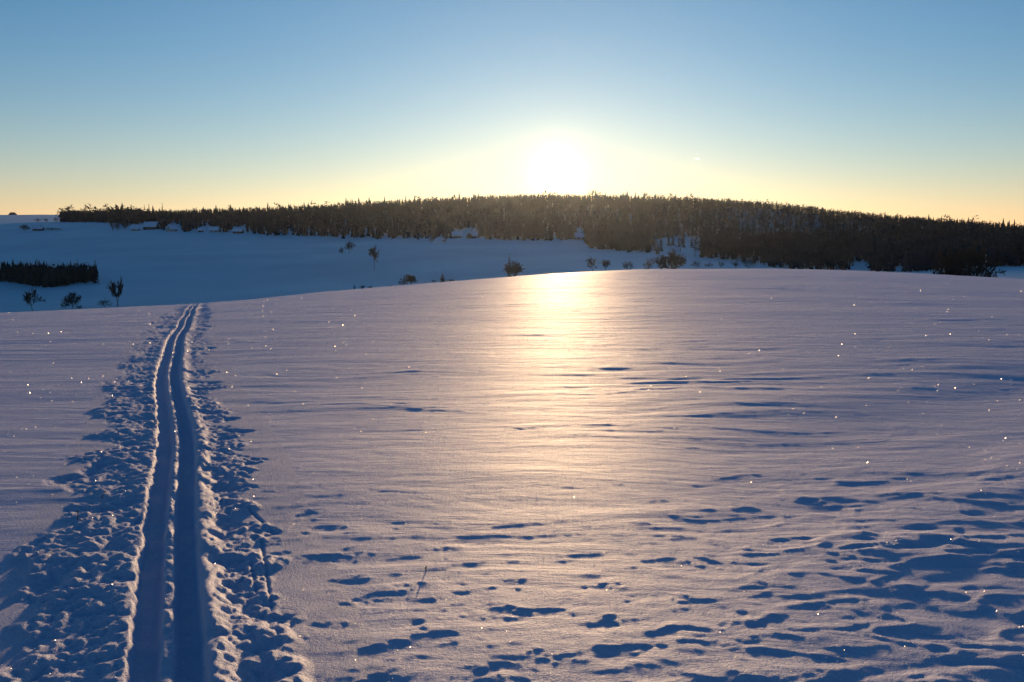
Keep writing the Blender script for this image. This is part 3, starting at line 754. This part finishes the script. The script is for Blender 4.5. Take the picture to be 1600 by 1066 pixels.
# ------------------------------------------------------------------ dry stalks poking out of the near snow
def field_z(x, y): return gz(x, y) + float(relief(np.array([x]), np.array([y]))[0])
for k, (px, py, hh, lean, lab) in enumerate(((665, 884, .012, .35, 'short dark stalk sticking out of smooth snow above a footprint'), (121, 812, .045, .1, 'thin upright stalk in churned snow beside the ski track'),
                                        (158, 778, .04, .7, 'leaning dry stalk on the bank of the ski track'))):
    c = hit(px, py); mb = MB(); z = field_z(*c)
    p0 = np.array([0, 0, -.04]); R_ = random.Random(90 + k)
    root = thing('dry_stalk', lab, 'stalk', (c[0], c[1], z))
    for s in range(4):
        p1 = np.array([lean * hh * (s + 1) / 4 + R_.gauss(0, .002), R_.gauss(0, .003), hh * (s + 1) / 4]); mb.add(*tube(p0, p1, .0035 - .0006 * s, .003 - .0006 * s, 6)); p0 = p1
    mb.build('stem', M_DRY, root)
    hb = MB(); hb.add(*tube(p0, p0 + np.array([lean * .012, 0, .014]), .0045, .002, 6)); hb.build('seed_head', M_DRY, root)

# ------------------------------------------------------------------ frost crystals that flash on the snow
nC = 260000
rc = np.random.default_rng(23)
rad_ = np.exp(rc.uniform(math.log(3.0), math.log(55), nC)); ang = rc.uniform(-.62, .62, nC)
cx_, cy_ = rad_ * np.sin(ang), rad_ * np.cos(ang)
cz_ = macro(cx_, cy_) + relief(cx_, cy_)
size = rc.uniform(.5, 1.0, nC) ** 2 * np.clip(.0008 * rad_, .0022, .014)
N = rc.normal(0, 1, (nC, 3)); N[:, 2] = np.abs(N[:, 2]); N /= np.linalg.norm(N, axis=1)[:, None]
A = np.cross(N, np.array([[0.31, 0.92, 0.24]])); A /= np.linalg.norm(A, axis=1)[:, None]; B = np.cross(N, A)
Cn = np.c_[cx_, cy_, cz_ + size * 0.8]
aa = np.arange(3) * math.pi / 1.5
allv = (Cn[:, None, :] + size[:, None, None] * (np.cos(aa)[None, :, None] * A[:, None, :] + np.sin(aa)[None, :, None] * B[:, None, :])).reshape(-1, 3)
base_f = np.array([(0, 1, 2)])
allf = (base_f[None] + (np.arange(nC) * 3)[:, None, None]).reshape(-1, 3)
M_ICE = bpy.data.materials.new('frost_ice'); M_ICE.use_nodes = True
nt = M_ICE.node_tree; nt.nodes.remove(nt.nodes['Principled BSDF'])
gl_ = nt.nodes.new('ShaderNodeBsdfGlossy'); gl_.inputs['Roughness'].default_value = .25; tr_ = nt.nodes.new('ShaderNodeBsdfTransparent'); mx = nt.nodes.new('ShaderNodeMixShader'); mx.inputs[0].default_value = .22
nt.links.new(tr_.outputs[0], mx.inputs[1]); nt.links.new(gl_.outputs[0], mx.inputs[2]); nt.links.new(mx.outputs[0], nt.nodes['Material Output'].inputs['Surface'])
fc = mesh_object('frost_crystals', allv, allf, M_ICE)
tag(fc, 'glittering frost crystals scattered over the sunlit snow', None, None, 'stuff')

# ------------------------------------------------------------------ a short vapour trail in the far sky
d = ray(1088, 248); s = 24000 / d[1]; c = d * s + np.array([0, 0, CAMZ])
mb = MB(); pr = None
dirv = np.array([1.0, .2, -.12]); dirv /= np.linalg.norm(dirv)
for k in range(6):
    f0, f1 = k / 6, (k + 1) / 6
    mb.add(*tube(dirv * (f0 - .5) * 130, dirv * (f1 - .5) * 130, 5 + 13 * f0, 5 + 13 * f1, 8))
M_TRAIL = bpy.data.materials.new('ice_vapour'); M_TRAIL.use_nodes = True
tn = M_TRAIL.node_tree; tn.nodes.remove(tn.nodes['Principled BSDF'])
tv = tn.nodes.new('ShaderNodeVolumePrincipled'); tv.inputs['Color'].default_value = (.95, .97, 1, 1); tv.inputs['Density'].default_value = .03; tv.inputs['Anisotropy'].default_value = .8
tn.links.new(tv.outputs[0], tn.nodes['Material Output'].inputs['Volume'])
for e_, r_ in ((-.5, 5.0), (.5, 18.0)):                     # closed ends
    t_ = np.arange(8) * math.pi / 4; a_ = np.cross(dirv, [.3, .9, .2]); a_ /= np.linalg.norm(a_); b_ = np.cross(dirv, a_)
    ring_ = dirv * e_ * 130 + (np.cos(t_)[:, None] * a_ + np.sin(t_)[:, None] * b_) * r_
    mb.add(np.vstack([ring_, dirv * e_ * 130]), [(k, (k + 1) % 8, 8) for k in range(8)])
ct = mb.build('vapour_trail', M_TRAIL); ct.location = c
tag(ct, 'tiny bright aircraft vapour trail in the sky right of the sun', 'vapour trail')

# ------------------------------------------------------------------ haze
X0, X1, Y0, Y1 = -9300, 9300, -9300, 9300
zlo = float(GZ.min()) - 1.0; zhi = max(float(GZ.max()), 110.0) + 12
hv = [(x, y, z) for z in (zlo, zhi) for x, y in ((X0, Y0), (X1, Y0), (X1, Y1), (X0, Y1))]
hz = MB(); hz.add(hv, [(3, 2, 1, 0), (4, 5, 6, 7), (0, 1, 5, 4), (1, 2, 6, 5), (2, 3, 7, 6), (3, 0, 4, 7)])
M_HAZE = bpy.data.materials.new('haze'); M_HAZE.use_nodes = True
nt = M_HAZE.node_tree; nt.nodes.remove(nt.nodes['Principled BSDF'])
pv = nt.nodes.new('ShaderNodeVolumePrincipled'); pv.inputs['Color'].default_value = (.72, .86, 1, 1); pv.inputs['Density'].default_value = HAZE_DENSITY; pv.inputs['Anisotropy'].default_value = .84
nt.links.new(pv.outputs[0], nt.nodes['Material Output'].inputs['Volume'])
if HAZE_DENSITY > 0:
    ho = hz.build('haze', M_HAZE); tag(ho, 'thin cold evening haze filling the valley', None, None, 'stuff')
print('zrange', zlo, zhi, 'sun el', math.degrees(SUN_EL))
